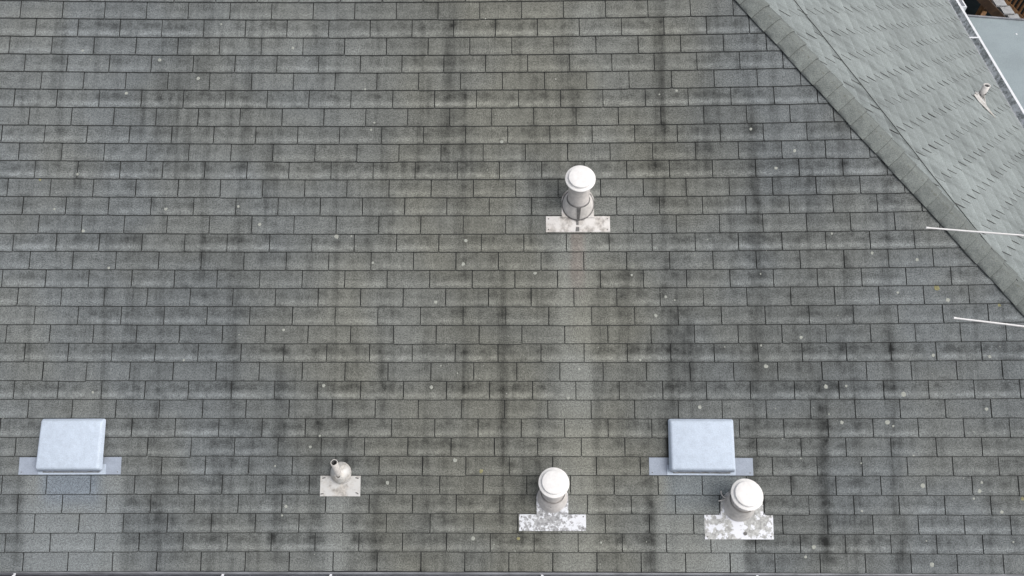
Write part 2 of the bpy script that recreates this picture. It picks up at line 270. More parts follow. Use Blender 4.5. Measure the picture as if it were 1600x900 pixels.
class MB:
    def __init__(s): s.v = []; s.f = []; s.m = []; s.sm = []
    def add(s, vs, fs, mi=0, sm=False):
        o = len(s.v); s.v += [Vector(v) for v in vs]; s.f += [tuple(i + o for i in f) for f in fs]
        s.m += [mi]*len(fs); s.sm += [sm]*len(fs)
    def box(s, a, b, M4=None, mi=0):
        (x0, y0, z0), (x1, y1, z1) = a, b
        v = [Vector(p) for p in ((x0,y0,z0),(x1,y0,z0),(x1,y1,z0),(x0,y1,z0),(x0,y0,z1),(x1,y0,z1),(x1,y1,z1),(x0,y1,z1))]
        if M4 is not None: v = [M4 @ p for p in v]
        s.add(v, [(0,3,2,1),(4,5,6,7),(0,1,5,4),(1,2,6,5),(2,3,7,6),(3,0,4,7)], mi)
    def rings(s, rings, mi=0, sm=True, cap0=False, cap1=False):
        n = len(rings[0]); vs = [p for r in rings for p in r]; fs = []
        for i in range(len(rings)-1):
            for k in range(n): fs.append((i*n+k, i*n+(k+1) % n, (i+1)*n+(k+1) % n, (i+1)*n+k))
        s.add(vs, fs, mi, sm)
        if cap0: s.add(rings[0], [tuple(reversed(range(n)))], mi)
        if cap1: s.add(rings[-1], [tuple(range(n))], mi)
    def tube(s, pts, r, n=8, mi=0, caps=True):
        pts = [Vector(p) for p in pts]; rr = []
        for i, p in enumerate(pts):
            d = (pts[min(i+1, len(pts)-1)] - pts[max(i-1, 0)]).normalized()
            a = d.cross(Vector((0, 0, 1)) if abs(d.z) < .9 else Vector((0, 1, 0))).normalized(); b = d.cross(a)
            rr.append([p + (a*math.cos(2*math.pi*k/n) + b*math.sin(2*math.pi*k/n))*r for k in range(n)])
        s.rings(rr, mi, True, caps, caps)
    def mesh(s, name):
        me = mesh_from(name, s.v, s.f, s.m)
        me.polygons.foreach_set('use_smooth', s.sm); me.update(); return me
    def build(s, name, mats, parent=None, mw=None, label=None):
        o = link(name, s.mesh(name), mats, parent, mw)
        if label: o['label'] = label
        return o
def recalc(me):
    bm = bmesh.new(); bm.from_mesh(me); bmesh.ops.recalc_face_normals(bm, faces=bm.faces); bm.to_mesh(me); bm.free(); me.update()

# ------------------------------------------------------------------ setting
g = MB(); g.add([(-150, -150, GZ), (200, -150, GZ), (200, 220, GZ), (-150, 220, GZ)], [(0, 1, 2, 3)])
M['ground'].node_tree.nodes['Principled BSDF'].inputs['Specular IOR Level'].default_value = 0.0
o = g.build('ground', [M['ground']]); o['kind'] = 'structure'

# ------------------------------------------------------------------ the house
house = thing('house', 'house under a grey asphalt shingle hip roof that fills nearly the whole picture', 'house', (3.2, 5.5, GZ))
YR = D/2; ZR = YR*TP
deck = MB()
n0 = Vector((0, -SP, CP))*(-0.022)
mainpoly = [Vector((XL, 0, 0)), Vector((CU, 0, 0)), Vector((CU-YR, YR, ZR)), Vector((XL, YR, ZR))]
def slab(mb, poly, nrm, t0, t1, mi=0):
    a = [p + nrm*t0 for p in poly]; b = [p + nrm*t1 for p in poly]; n = len(poly)
    mb.add(a + b, [tuple(range(n, 2*n)), tuple(reversed(range(n)))] + [(i, (i+1) % n, n+(i+1) % n, n+i) for i in range(n)], mi)
slab(deck, mainpoly, Vector((0, -SP, CP)), -0.020, -0.001)
roof_main = deck.build('roof_slope', [M['felt']], house); roof_main['label'] = 'broad weathered dark grey roof slope facing the camera'
d2 = MB()
slab(d2, [Vector((CU, 0, 0)), Vector((CU, D, 0)), Vector((CU-YR, YR, ZR))], Vector((SP, 0, CP)), -0.020, -0.001)
roof_hip = d2.build('roof_slope', [M['felt']], house); roof_hip['label'] = 'paler grey hip slope at the upper right'
d3 = MB()
slab(d3, [Vector((CU, D, 0)), Vector((XL, D, 0)), Vector((XL, YR, ZR)), Vector((CU-YR, YR, ZR))], Vector((0, SP, CP)), -0.020, 0.008)
d3.build('roof_slope', [M['shingle_hip']], house)
wl = MB(); hx = CU-0.42
wl.box((XL+.3, 0.42, GZ), (hx, 0.54, -0.18)); wl.box((XL+.3, D-.54, GZ), (hx, D-.42, -0.18))
wl.box((hx-.12, 0.541, GZ), (hx, D-.541, -0.18)); wl.box((XL+.3, 0.541, GZ), (XL+.42, D-.541, -0.18))
wl.build('wall', [M['wall']], house)
sf = MB(); sf.box((XL, 0.012, -0.20), (CU-.005, 0.42, -0.178)); sf.box((hx, 0.4205, -0.20), (CU-.005, D-.02, -0.178))
sf.box((XL, 0.012, -0.177), (CU-.005, 0.032, -0.028)); sf.box((CU-.025, 0.0325, -0.177), (CU-.005, D-.02, -0.028))
sf.build('soffit', [M['white_gutter']], house)

# --- shingle tabs
def clip(poly, a, b, c):           # keep a*x + b*y <= c
    out = []
    for i in range(len(poly)):
        p, q = poly[i], poly[(i+1) % len(poly)]; dp, dq = a*p[0]+b*p[1]-c, a*q[0]+b*q[1]-c
        if dp <= 0: out.append(p)
        if (dp < 0 < dq) or (dq < 0 < dp):
            t = dp/(dp-dq); out.append((p[0]+(q[0]-p[0])*t, p[1]+(q[1]-p[1])*t))
    return out
def clean(poly, eps=0.0015):
    out = []
    for p in poly:
        if not out or math.hypot(p[0]-out[-1][0], p[1]-out[-1][1]) > eps: out.append(p)
    while len(out) > 2 and math.hypot(out[0][0]-out[-1][0], out[0][1]-out[-1][1]) < eps: out.pop()
    return out
def inset(poly, d, dlow):
    n = len(poly); out = []
    for i in range(n):
        p0, p, p1 = poly[i-1], poly[i], poly[(i+1) % n]
        da = dlow if max(p0[1], p[1]) < .004 else d; db = dlow if max(p[1], p1[1]) < .004 else d
        def nn(a, b):
            x, y = b[0]-a[0], b[1]-a[1]; l = math.hypot(x, y) or 1e-9; return (-y/l, x/l)
        a, b = nn(p0, p), nn(p, p1); mx, my = a[0]+b[0], a[1]+b[1]; k = mx*mx+my*my
        det = a[0]*b[1]-a[1]*b[0]
        if abs(det) > .25: out.append((p[0]+(da*b[1]-db*a[1])/det, p[1]+(db*a[0]-da*b[0])/det))
        else:
            k = 2.0/max(k, 0.9); dd = (da+db)/2; out.append((p[0]+mx*dd*k, p[1]+my*dd*k))
    return out
TOP = E + 0.022
def outline(rng, Wt=W, gap=0.0018, chip=1.0):
    g_ = gap; r1, r2 = rng.uniform(.002, .006), rng.uniform(.002, .006)
    if rng.random() < 0.10: r2 = rng.uniform(.008, .016)
    if rng.random() < 0.07: r1 = rng.uniform(.008, .014)
    wd = rng.uniform(0, .0022) if rng.random() < .7 else 0.0
    w = [rng.uniform(-.0012, .0012)*chip for _ in range(4)]
    P = [(g_+r1, 0.0+abs(w[0])*.3), (Wt*.35, w[0]), (Wt*.68, w[1]), (Wt-g_-r2, abs(w[2])*.3), (Wt-g_-wd, r2), (Wt-g_-wd, .020), (Wt-g_+w[3]*.6, .036), (Wt-g_+w[3]*.6, TOP), (g_-w[3]*.6, TOP), (g_-w[3]*.6, .034), (g_+wd*.6, .020), (g_+wd*.6, r1)]
    return P
def tab_geo(poly, zb=0.0105, zt=0.002, th=0.0042, bev=0.0018, low=0.0046, drop=0.0012):
    poly = clean(poly); n = len(poly)
    if n < 3: return None
    A = sum(poly[i][0]*poly[(i+1) % n][1]-poly[(i+1) % n][0]*poly[i][1] for i in range(n))/2
    if A < 4e-4: return None
    ins = inset(poly, bev, low)
    z = lambda y: zb - (zb-zt)*y/TOP
    vs = [(x, y, z(y)) for x, y in ins] + [(x, y, z(y)-drop) for x, y in poly] + [(x, y, z(y)-th) for x, y in poly]
    fs = [tuple(range(n))]; mi = [0]
    for i in range(n):
        j = (i+1) % n
        fs.append((i, n+i, n+j, j)); mi.append(1)
        fs.append((n+i, 2*n+i, 2*n+j, n+j)); mi.append(1)
    return vs, fs, mi
def tab_mesh(name, geo, mats):
    vs, fs, mi = geo; me = mesh_from(name, vs, fs, mi)
    uv = me.uv_layers.new(name='tab')
    for l in me.loops:
        v = vs[l.vertex_index]; uv.data[l.index].uv = (v[0]/W, v[1]/E)
    for m in mats: me.materials.append(m)
    return me
class Joined:
    def __init__(s): s.v = []; s.f = []; s.m = []; s.uv = []; s.t = []; s.b = []
    def add(s, geo, M4, tone, band):
        vs, fs, mi = geo; o = len(s.v)
        s.v += [tuple(M4 @ Vector(v)) for v in vs]
        for f in fs:
            s.f.append(tuple(i+o for i in f)); s.uv += [(vs[i][0]/W, vs[i][1]/E) for i in f]
        s.m += mi; s.t += [tone]*len(vs); s.b += [band]*len(vs)
    def build(s, name, mats, parent):
        me = mesh_from(name, s.v, s.f, s.m)
        uv = me.uv_layers.new(name='tab'); uv.data.foreach_set('uv', [c for p in s.uv for c in p])
        a = me.attributes.new('tone_value', 'FLOAT', 'POINT'); a.data.foreach_set('value', s.t)
        a = me.attributes.new('band_value', 'FLOAT', 'POINT'); a.data.foreach_set('value', s.b)
        o = link(name, me, mats, parent); o['kind'] = 'stuff'; return o

def basis(u, s):
    a = (u-4)/4; b = (s-2.2)/2.2
    return (a, b, a*a, a*b, b*b, a**3, a*a*b, a*b*b, b**3)
def du(u, s):
    u = min(max(u, -.3), 8.2); s = min(max(s, 0), 4.45); return sum(x*y for x, y in zip(PU, basis(u, s)))
def row_s(j, u):                   # butt line of course j (31 = eave course)
    uc = min(max(u, -.3), 8.2); jc = max(j, 0); sc = min(max((31-jc)*E, 0), 4.45)
    ds = sum(x*y for x, y in zip(PS, basis(uc, sc)))
    return (31-j)*E - (RO[jc] + ds)*-1.0
CAMP = Vector((3.956107, -1.389978, 5.675994)); CRT = CR.transposed()
def in_view(p, m=0.0):
    v = CRT @ (Vector(p) - CAMP)
    if v.z >= 0: return False
    x = 800+1129.5*v.x/-v.z; y = 450-1129.5*v.y/-v.z
    return -m < x < 1600+m and -m < y < 900+m
tabs = []                          # (visible, distance, course, u0, u1, s0, angle, clipped outline or None)
vrng = random.Random(3)
VAR = [outline(vrng) for _ in range(18)]
for j in range(31, -14, -1):
    if j >= 1: ph = PH[j-1]
    else: ph = (PH[0] - 0.108*(1-j)) % W
    sm = (31-j)*E + E/2
    if j < 0: pass
    band = max(0.0, min(1.0, (0.75 if j % 2 == 0 else 0.3) + vrng.uniform(-.3, .3)))
    for k in range(-12, 32):
        us = []
        for kk in (k, k+1):
            u = ph + kk*W
            for _ in range(3): u = ph + kk*W + du(u, sm)
            us.append(u)
        u0, u1 = us
        if u1 < XL + .05: continue
        s0, s1 = row_s(j, u0), row_s(j, u1)
        if u0 + s0*CP > CU - .01: continue
        if s0 > YR/CP - .03: continue
        ang = math.atan2(s1-s0, u1-u0); sx = (u1-u0)/W; vi = vrng.randrange(len(VAR))
        tone = vrng.gauss(0, .030); b = max(0.0, min(1.1, band + vrng.uniform(-.25, .25)))
        M4 = MAIN @ Matrix.Translation((u0, s0, vrng.uniform(-.0005, .0005))) @ Matrix.Rotation(ang + vrng.gauss(0, .0012), 4, 'Z') @ Matrix.Scale(sx, 4, (1, 0, 0))
        cl = None
        if u1 + (s1+TOP)*CP > CU - .03:     # cut along the hip: local x + y*CP <= c
            cl = clip(VAR[vi], sx, CP, CU - .02 - u0 - s0*CP)
            if len(cl) < 3: continue
        if u0 < XL: cl = clip(VAR[vi] if cl is None else cl, -1, 0, -(XL-u0)/sx)
        if s0 + TOP > YR/CP: cl = clip(VAR[vi] if cl is None else cl, 0, 1, YR/CP - s0)
        if vrng.random() < .07: M4 = M4 @ Matrix.Translation((0, vrng.uniform(-.004, -.001), .0004)) @ Matrix.Rotation(vrng.gauss(0, .006), 4, 'Z')
        c = M4 @ Vector((W/2, E/2, 0))
        tabs.append((in_view(c, 10), (c-CAMP).length, M4, vi, cl, tone, b))
def place(tabs, VAR, mats, parent, stuff_name, stuff_label, zk):
    tabs.sort(key=lambda t: (not t[0], t[1]))
    shared = [tab_mesh('shingle', tab_geo(v, **zk), mats) for v in VAR]
    J = Joined(); n = 0
    for vis, dist, M4, vi, cl, tone, b in tabs:
        geo = None if cl is None else tab_geo(cl, **zk)
        if cl is not None and geo is None: continue
        if vis and n < 300:
            me = shared[vi] if cl is None else tab_mesh('shingle', geo, mats)
            o = link('shingle', me, (), parent, M4); o['tone'] = tone; o['band'] = b; n += 1
        else: J.add(geo or tab_geo(VAR[vi], **zk), M4, tone, b)
    o = J.build(stuff_name, mats, parent); o['label'] = stuff_label
    return n
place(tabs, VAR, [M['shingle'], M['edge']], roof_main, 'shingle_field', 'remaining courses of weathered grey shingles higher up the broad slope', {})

tabs = []; hrng = random.Random(11)
HV = [outline(hrng, chip=1.4, gap=0.0048) for _ in range(12)]
for m in range(0, 46):
    ph = ((11.68 + .3505*(28-m)) % 1)*W; t0 = m*E*1.004 - .018
    if t0*1 > YR/CP: break
    for k in range(-1, 35):
        y0 = ph + k*W + hrng.gauss(0, .0025)
        if y0 + W < t0*CP or y0 > D - t0*CP: continue
        vi = hrng.randrange(len(HV)); cl = None
        M4 = HIP @ Matrix.Translation((y0, t0 + hrng.gauss(0, .002), 0))
        if y0 < (t0+TOP)*CP + .03: cl = clip(HV[vi], -1, CP, y0 - t0*CP - .02)
        if y0 + W > D - (t0+TOP)*CP: cl = clip(HV[vi] if cl is None else cl, 1, CP, D - y0 - t0*CP - .01)
        if cl is not None and len(cl) < 3: continue
        c = M4 @ Vector((W/2, E/2, 0)); tabs.append((in_view(c, 8), (c-CAMP).length, M4, vi, cl, hrng.gauss(0, .045), 0.0))
NH = place(tabs, HV, [M['shingle_hip'], M['edge_hip']], roof_hip, 'shingle_field', 'remaining pale shingles of the hip slope towards the far eave', dict(zb=.0085, zt=.002, bev=.0018, low=.0016))

# --- caps folded over the hip
hd = Vector((-1, 1, TP)).normalized()                   # up along the hip
hp0 = Vector((CU, 0, 0))
nm, nh = Vector((0, -SP, CP)), Vector((SP, 0, CP))
la = nm.cross(hd).normalized();
if la.x > 0: la = -la
lb = nh.cross(hd).normalized()
if lb.y < 0: lb = -lb
nc = (nm+nh).normalized()
def cap_mesh(rng):
    half = .126; L = E + .03; th = .0045
    prof = []
    ds = [-1, -.72, -.45, -.25, -.12, 0, .12, .25, .45, .72, 1]
    for d in ds:
        x = d*half; r = .04
        if abs(x) < r:            # rounded fold
            t = (x + r)/(2*r); A, B, C = la*r, Vector(), lb*r
            p = A*(1-t)**2 + B*2*t*(1-t) + C*t*t
        else: p = la*(-x) if x < 0 else lb*x
        nrm = nm if d < -.2 else nh if d > .2 else nc
        prof.append((p, nrm, d))
    mb = MB(); rows = []
    bow = rng.uniform(-.003, .003)
    for (yy, z, ins) in ((0.0, .0205, 0), (0.0036, .0225, 0), (L*.5, .0170, 0), (L, .0125, 0)):
        rows.append([p*(1 + (0 if ins == 0 else 0)) + hd*(yy + bow*(1-abs(d)) + (-.010*max(0, d-.3)**2)) + nrm*z for p, nrm, d in prof])
    low = [[p + hd*(yy + bow*(1-abs(d)) + (-.010*max(0, d-.3)**2)) + nrm*(z-th) for p, nrm, d in prof] for (yy, z) in ((0.0, .0210), (L, .0125))]
    n = len(prof); vs = [v for r in rows for v in r] + [v for r in low for v in r]; fs = []; mi = []
    for i in range(3):
        for k in range(n-1): fs.append((i*n+k, i*n+k+1, (i+1)*n+k+1, (i+1)*n+k)); mi.append(1 if i == 0 else 0)
    for k in range(n-1): fs.append((4*n+k, 4*n+k+1, k+1, k)); mi.append(1)
    for e in (0, n-1):
        fs.append((0*n+e, 2*n+e, 5*n+e, 4*n+e)); mi.append(1); fs.append((2*n+e, 3*n+e, 5*n+e)); mi.append(1)
    me = mesh_from('ridge_cap', vs, fs, mi, False); recalc(me)
    uv = me.uv_layers.new(name='tab')
    for l in me.loops: uv.data[l.index].uv = ((l.vertex_index % n)/(n-1), 0.5)
    for m in (M['cap'], M['cap_edge']): me.materials.append(m)
    for p_, pl in zip(me.polygons, mi): p_.use_smooth = (pl == 0)
    return me
crng = random.Random(5); caps = [cap_mesh(crng) for _ in range(5)]
hip_len = YR/hd.y
hb = MB(); hb.tube([hp0 + hd*.02 - nc*.03, hp0 + hd*(hip_len) - nc*.03], .012, 6)
hip_ridge = hb.build('hip_ridge', [M['felt']], house, label='hip line where the broad slope meets the paler slope')
i = 0
while i*E + .02 < hip_len - .05:
    o = link('ridge_cap', caps[i % 5], (), hip_ridge, Matrix.Translation(hp0 + hd*(i*E + .015 + crng.uniform(-.004, .004)) + la*crng.uniform(-.004, .004)))
    o['tone'] = crng.gauss(0, .05); i += 1

# --- eaves: drip edges and gutters
def extrude(mb, prof, p0, p1, out, mi=0, closed=True):
    """prof = (distance out, height) pairs; swept from p0 to p1"""
    p0, p1 = Vector(p0), Vector(p1); n = len(prof)
    a = [p0 + out*d + Vector((0, 0, z)) for d, z in prof]; b = [p1 + out*d + Vector((0, 0, z)) for d, z in prof]
    mb.add(a+b, [(i, (i+1) % n, n+(i+1) % n, n+i) for i in range(n)] + [tuple(reversed(range(n))), tuple(range(n, 2*n))], mi)
OUT = Vector((0, -1, 0)); OUTR = Vector((1, 0, 0))
gutter = link('gutter', None, parent=house, mw=Matrix.Translation((3, -.06, -.08))); gutter['label'] = 'dark silted gutter along the lower eave'
mb = MB()
trough = [(.014, -.036), (.014, -.105), (.095, -.105), (.135, -.070), (.140, -.020), (.128, -.020), (.127, -.026), (.134, -.028), (.130, -.066), (.093, -.101), (.018, -.101), (.018, -.036)]
extrude(mb, trough, (XL, 0, 0), (CU+.02, 0, 0), OUT); mb.build('trough', [M['front_gutter']], gutter)
mb = MB(); extrude(mb, [(.0, -.0045), (.007, -.006), (.0125, -.012), (.0125, -.034), (.011, -.034), (.0105, -.0135), (.0, -.0075)], (XL, 0, 0), (CU-.001, 0, 0), OUT)
mb.build('drip_edge', [M['drip']], house)
mb = MB()
for k in range(260):
    x = rnd.uniform(-.2, 8.2); y = -rnd.uniform(.03, .12); r = rnd.uniform(.003, .009)
    c = Vector((x, y, -.100 + r*.5)); a = rnd.uniform(0, 3.1)
    pts = [c + Vector((math.cos(a+t)*r*rnd.uniform(.6, 1.6), math.sin(a+t)*r, rnd.uniform(0, .006))) for t in (0, 1.3, 2.6, 3.9, 5.1)]
    mb.add(pts + [c + Vector((0, 0, .012))], [(0, 1, 5), (1, 2, 5), (2, 3, 5), (3, 4, 5), (4, 0, 5)], 0)
o = mb.build('leaf_litter', [M['pvc']], gutter); o['kind'] = 'stuff'
mb = MB(); mb.add([(XL+.01, -.0185, -.0985), (CU, -.0185, -.0985), (CU, -.092, -.0985), (XL+.01, -.092, -.0985)], [(0, 3, 2, 1)]); mb.build('silt', [M['muck']], gutter)
for u in (.127, 1.714, 2.533, 4.125, 5.74):
    mb = MB(); mb.box((-.009, -.136, -.0195), (.009, -.012, -.0165)); mb.box((-.009, -.0119, -.030), (.009, -.0090, -.0165)); mb.box((-.010, -.060, -.0164), (.010, -.028, -.0075))
    me = mb.mesh('gutter_bracket'); link('gutter_bracket', me, [M['white_gutter']], gutter, Matrix.Translation((u, 0, 0)) @ Matrix.Rotation(rnd.uniform(-.12, .12), 4, 'Z'))

rg = link('gutter', None, parent=house, mw=Matrix.Translation((CU+.09, 5, -.08))); rg['label'] = 'white gutter along the eave of the paler slope'
mb = MB()
t2 = [(.034, -.012), (.034, -.085), (.110, -.085), (.140, -.058), (.155, -.006), (.128, -.006), (.127, -.010), (.146, -.012), (.134, -.055), (.107, -.081), (.038, -.081), (.038, -.012)]
extrude(mb, t2, (CU, -.02, 0), (CU, D, 0), OUTR); recalc_me = mb.build('trough', [M['gutter_inside']], rg); recalc(recalc_me.data)
mb = MB(); extrude(mb, [(.1265, -.0045), (.157, -.0045), (.157, -.018), (.1555, -.018), (.1545, -.0058), (.1265, -.0058)], (CU, -.021, 0), (CU, D+.001, 0), OUTR); lip_o = mb.build('lip', [M['white_gutter']], rg); recalc(lip_o.data)
mb = MB(); mb.add([(CU+.040, 0, -.0795), (CU+.106, 0, -.0795), (CU+.106, D-.1, -.0795), (CU+.040, D-.1, -.0795)], [(0, 1, 2, 3)])
mb.build('silt', [M['gutter_inside']], rg)
for y in (1.6, 3.2, 4.76, 6.48, 8.2):
    mb = MB(); mb.box((-.01, -.012, .0), (.155, .012, .004)); mb.box((-.022, -.018, -.004), (-.0102, .018, .004))
    link('gutter_bracket', mb.mesh('gutter_bracket'), [M['white_gutter']], rg, Matrix.Translation((CU-.0, y, -.004)))
mb = MB(); extrude(mb, [(.0, -.004), (.030, -.008), (.030, -.03), (.027, -.03), (.027, -.011), (.0, -.007)], (CU, 0.03, 0), (CU, D, 0), OUTR); mb.build('drip_edge', [M['drip']], house)

# --- black cable lying across the hip slope
pts = []
for (t_, y_) in ((4.9, 5.62), (4.4, 4.93), (3.878, 4.236), (3.6, 3.86), (3.316, 3.470), (3.05, 3.10), (2.786, 2.725), (2.45, 2.29), (2.2, 1.955), (2.14, 1.885)):
    pts.append(HIP @ Vector((y_, t_, .0155 if t_ > 2.3 else .017)))
fine = []
for a, b in zip(pts[:-1], pts[1:]):
    for k in range(4): fine.append(a.lerp(b, k/4) + Vector((rnd.gauss(0, .0012), rnd.gauss(0, .0012), 0)))
fine.append(pts[-1])
mb = MB(); mb.tube(fine, .0036, 6)
o = mb.build('cable', [M['cable']]); o['label'] = 'thin dark cable lying diagonally across the paler roof slope beside the hip caps'; o['category'] = 'cable'

# ------------------------------------------------------------------ lichen
def blobs(name, spots, mat, label, seed):
    r_ = random.Random(seed); mb = MB()
    for (u, s, r) in spots:
        if u + s*CP > CU-.05: continue
        # height of the shingle face below
        j = 31
        while j > -12 and row_s(j-1, u) <= s: j -= 1
        zf = lambda ss: .0105 - .0085*(ss-row_s(j, u))/TOP
        n = 9; ring = []; a0 = r_.uniform(0, 6)
        for k in range(n):
            q = r*r_.uniform(.78, 1.12); a = a0 + k*2*math.pi/n; sy = s+q*math.sin(a); ring.append((u+q*math.cos(a), sy))
        top = [MAIN @ Vector((u+(a-u)*.85, s+(b-s)*.85, zf(s+(b-s)*.85)+.0009)) for a, b in ring]
        ring = [MAIN @ Vector((a, b, zf(b)-.0003)) for a, b in ring]
        mb.rings([ring, top], 0, False, False, True)
    o = mb.build(name, [mat]); o['kind'] = 'stuff'; o['label'] = label; o['category'] = 'lichen'
rl = random.Random(21); extra = []
for k in range(100):
    u = rl.uniform(3.5, 8.0) if rl.random() < .8 else rl.uniform(-.2, 3.5); s = rl.uniform(.05, 4.3)
    if s > 2.6 and rl.random() < .6: continue
    extra.append((u, s, rl.uniform(.0028, .0055)))
blobs('lichen', SPOTS + extra, M['lichen'], 'small pale round lichen spots scattered over the dark shingles', 4)
blobs('lichen', YSPOTS, M['ylichen'], 'few small yellow lichen specks on the dark shingles', 9)

# ------------------------------------------------------------------ vents
def plate(mb, u0, u1, s0, s1, n0=.0125, n1=.0052, th=.0012, mi=0):
    v = [(u0, s0, n0), (u1, s0, n0), (u1, s1, n1), (u0, s1, n1)]
    v = v + [(x, y, z-th) for x, y, z in v]
    mb.add(v, [(0, 1, 2, 3), (7, 6, 5, 4), (0, 4, 5, 1), (1, 5, 6, 2), (2, 6, 7, 3), (3, 7, 4, 0)], mi)
def ring_world(c, r, n=48): return [c + Vector((r*math.cos(2*math.pi*k/n), r*math.sin(2*math.pi*k/n), 0)) for k in range(n)]
def ring_roof(F, u, s, r, nz, n=48, ry=None): return [F @ Vector((u+r*math.cos(2*math.pi*k/n), s+(ry or r)*math.sin(2*math.pi*k/n), nz)) for k in range(n)]

def flue(label, pl, uc, sc, rb, neck, cone, capz, capr, pm, style, group='capped flue vents on the roof'):
    u0, u1, s0, s1 = pl
    base = MAIN @ Vector((uc, sc, 0))
    t = thing('flue_vent', label, 'roof vent', base, group)
    mb = MB()
    plate(mb, u0, u1, s0, s1)
    # neck running up under the courses above, rounded at the top
    a, b, top = neck; pts = [(a, s1-.012)] + [(b, s1-.012)]
    arc = [((a+b)/2 + (b-a)/2*math.cos(x), top + (b-a)/2*math.sin(x)*.8) for x in [math.pi*k/12 for k in range(13)]]
    poly = pts + arc; n = len(poly)
    mb.add([(x, y, .0150) for x, y in poly] + [(x, y, .004) for x, y in poly], [tuple(range(n))] + [(i, n+i, n+(i+1) % n, (i+1) % n) for i in range(n)], 0)
    fl = mb.build('flashing', [pm], t, MAIN)
    for (x, y) in ((u0+.02, s0+.02), (u1-.02, s0+.02), (u0+.02, s1-.02), (u1-.02, s1-.02)):
        nb = MB(); nb.rings([ring_roof(Matrix(), 0, 0, .0055, 0, 8), ring_roof(Matrix(), 0, 0, .0035, .0022, 8)], 0, True, False, True)
        nb.build('nail', [M['sealant']], fl, MAIN @ Matrix.Translation((x, y, .0128 - .0073*(y-s0)/(s1-s0))))
    hc, rt = cone
    mb = MB()
    if style == 'collar':
        mb.rings([ring_roof(MAIN, uc, sc, rb, .014), ring_roof(MAIN, uc, sc, rb-.004, .026), ring_world(base + Vector((0, 0, hc)), rt+.003)])
        mb.build('cone', [M['cone_metal']], t)
        r_ = MB(); r_.rings([ring_roof(MAIN, uc, sc, rb+.005, .0151), ring_roof(MAIN, uc, sc, rb+.003, .024), ring_roof(MAIN, uc, sc, rb-.002, .026)])
        r_.build('bead', [M['sealant']], t)
        r_ = MB(); c = base + Vector((0, 0, hc)); r_.rings([ring_world(c + Vector((0, 0, -.006)), rt+.007), ring_world(c + Vector((0, 0, .001)), rt+.006), ring_world(c + Vector((0, 0, .002)), rt-.004)])
        r_.build('bead', [M['sealant']], t)
        sp = MB()                     # sealant runs down the front of the cone and plate
        f0 = base + Vector((0, -rt-.004, hc-.004)); f1 = MAIN @ Vector((uc, sc-rb+.006, .026)); f2 = MAIN @ Vector((uc-.003, sc-rb-.006, .017))
        off = Vector((0, -.004, .003)); w0, w1, w2 = .016, .010, .012
        sp.add([f0+off+Vector((-w0, 0, 0)), f0+off+Vector((w0, 0, 0)), f1+off+Vector((w1, 0, 0)), f2+off*.6+Vector((w2, 0, 0)), f2+off*.6+Vector((-w2, 0, 0)), f1+off+Vector((-w1, 0, 0))], [(0, 5, 2, 1), (5, 4, 3, 2)])
        g0 = (uc, s0+.004, .0143); n_ = 10
        for (wa, ya, yb) in ((.011, s0+.055, s1+.006), (.017, s0+.004, s0+.040)):
            sp.add([(MAIN @ Vector((uc-.004-wa, ya, .0142-.05*(ya-s0)))), (MAIN @ Vector((uc-.004+wa*.8, ya, .0142-.05*(ya-s0)))), (MAIN @ Vector((uc-.004+wa*.7, yb, .0142-.05*(yb-s0)))), (MAIN @ Vector((uc-.004-wa*.7, yb, .0142-.05*(yb-s0))))], [(0, 1, 2, 3)])
        sp.build('sealant_run', [M['sealant']], t)
    else:
        mb.rings([ring_roof(MAIN, uc, sc, rb, .0145), ring_roof(MAIN, uc, sc, rb-.003, .024), ring_world(base + Vector((0, 0, hc)), rt)])
        mb.build('cone', [M['cone_metal'] if style == 'cone_dull' else M['pipe_metal']], t)
        nb = MB(); nb.tube([base + Vector((-.015, -rb*.80, .055)), base + Vector((-.015, -rb*.80-.006, .055))], .005, 8); nb.build('rivet', [M['sealant']], t)
    mb = MB(); rp = rt-.002
    c1 = base + Vector((0, 0, capz-.022)); k1 = rp if style == 'collar' else rt*.93
    mb.rings([ring_world(base + Vector((0, 0, hc-.03)), k1), ring_world(c1, k1)]); mb.build('pipe', [M['pipe_metal']], t)
    cp = MB(); c = base + Vector((0, 0, capz)); R = capr; q = R*.79
    prof = [(R*.80, -.022), (R*.985, -.010), (R, -.004), (R*.995, .000), (R*.97, .0025), (R*.83, .0045), (q*1.012, .0050), (q*1.0, .008), (q*.995, .019), (q*.975, .0225), (q*.93, .0240), (q*.5, .0255), (q*.1, .0260)]
    tilt = Matrix.Rotation(R_(13 if style == 'collar' else 5), 3, 'X')
    cp.rings([[c + tilt @ (p-c) for p in ring_world(c + Vector((0, 0, z)), r)] for r, z in prof], 0, True, False, True)
    cap = cp.build('cap', [M['white_metal']], t)
    return t, base
f1, b1 = flue('white capped flue vent alone in mid slope, dark sealant run down its collar', (4.165, 4.662, 2.579, 2.704), 4.414, 2.795, .122, (4.287, 4.538, 2.83), (.070, .084), .292, .1145, M['plate_shiny'], 'collar')
f2, b2 = flue('white capped flue vent near the lower eave, upright on a peeling speckled plate', (3.953, 4.458, .3085, .4335), 4.205, .557, .115, (4.085, 4.325, .56), (.12, .092), .305, .1125, M['plate_flaky'], 'cone')
f3, b3 = flue('white capped flue vent just below the right box vent, with a loose wire loop', (5.349, 5.865, .2495, .441), 5.613, .497, .117, (5.470, 5.790, .50), (.12, .095), .240, .1175, M['plate_half'], 'cone_dull')
mb = MB(); lp = []
for k in range(12):
    a = math.pi*(.35 + 1.25*k/11); lp.append(b3 + Vector((-.085 + .052*math.cos(a), .075 + .045*math.sin(a), .06)))
lp.append(b3 + Vector((-.165, .015, .055))); lp.insert(0, b3 + Vector((-.04, .09, .07)))
mb.tube(lp, .005, 6); mb.build('wire_loop', [M['pvc']], f3)
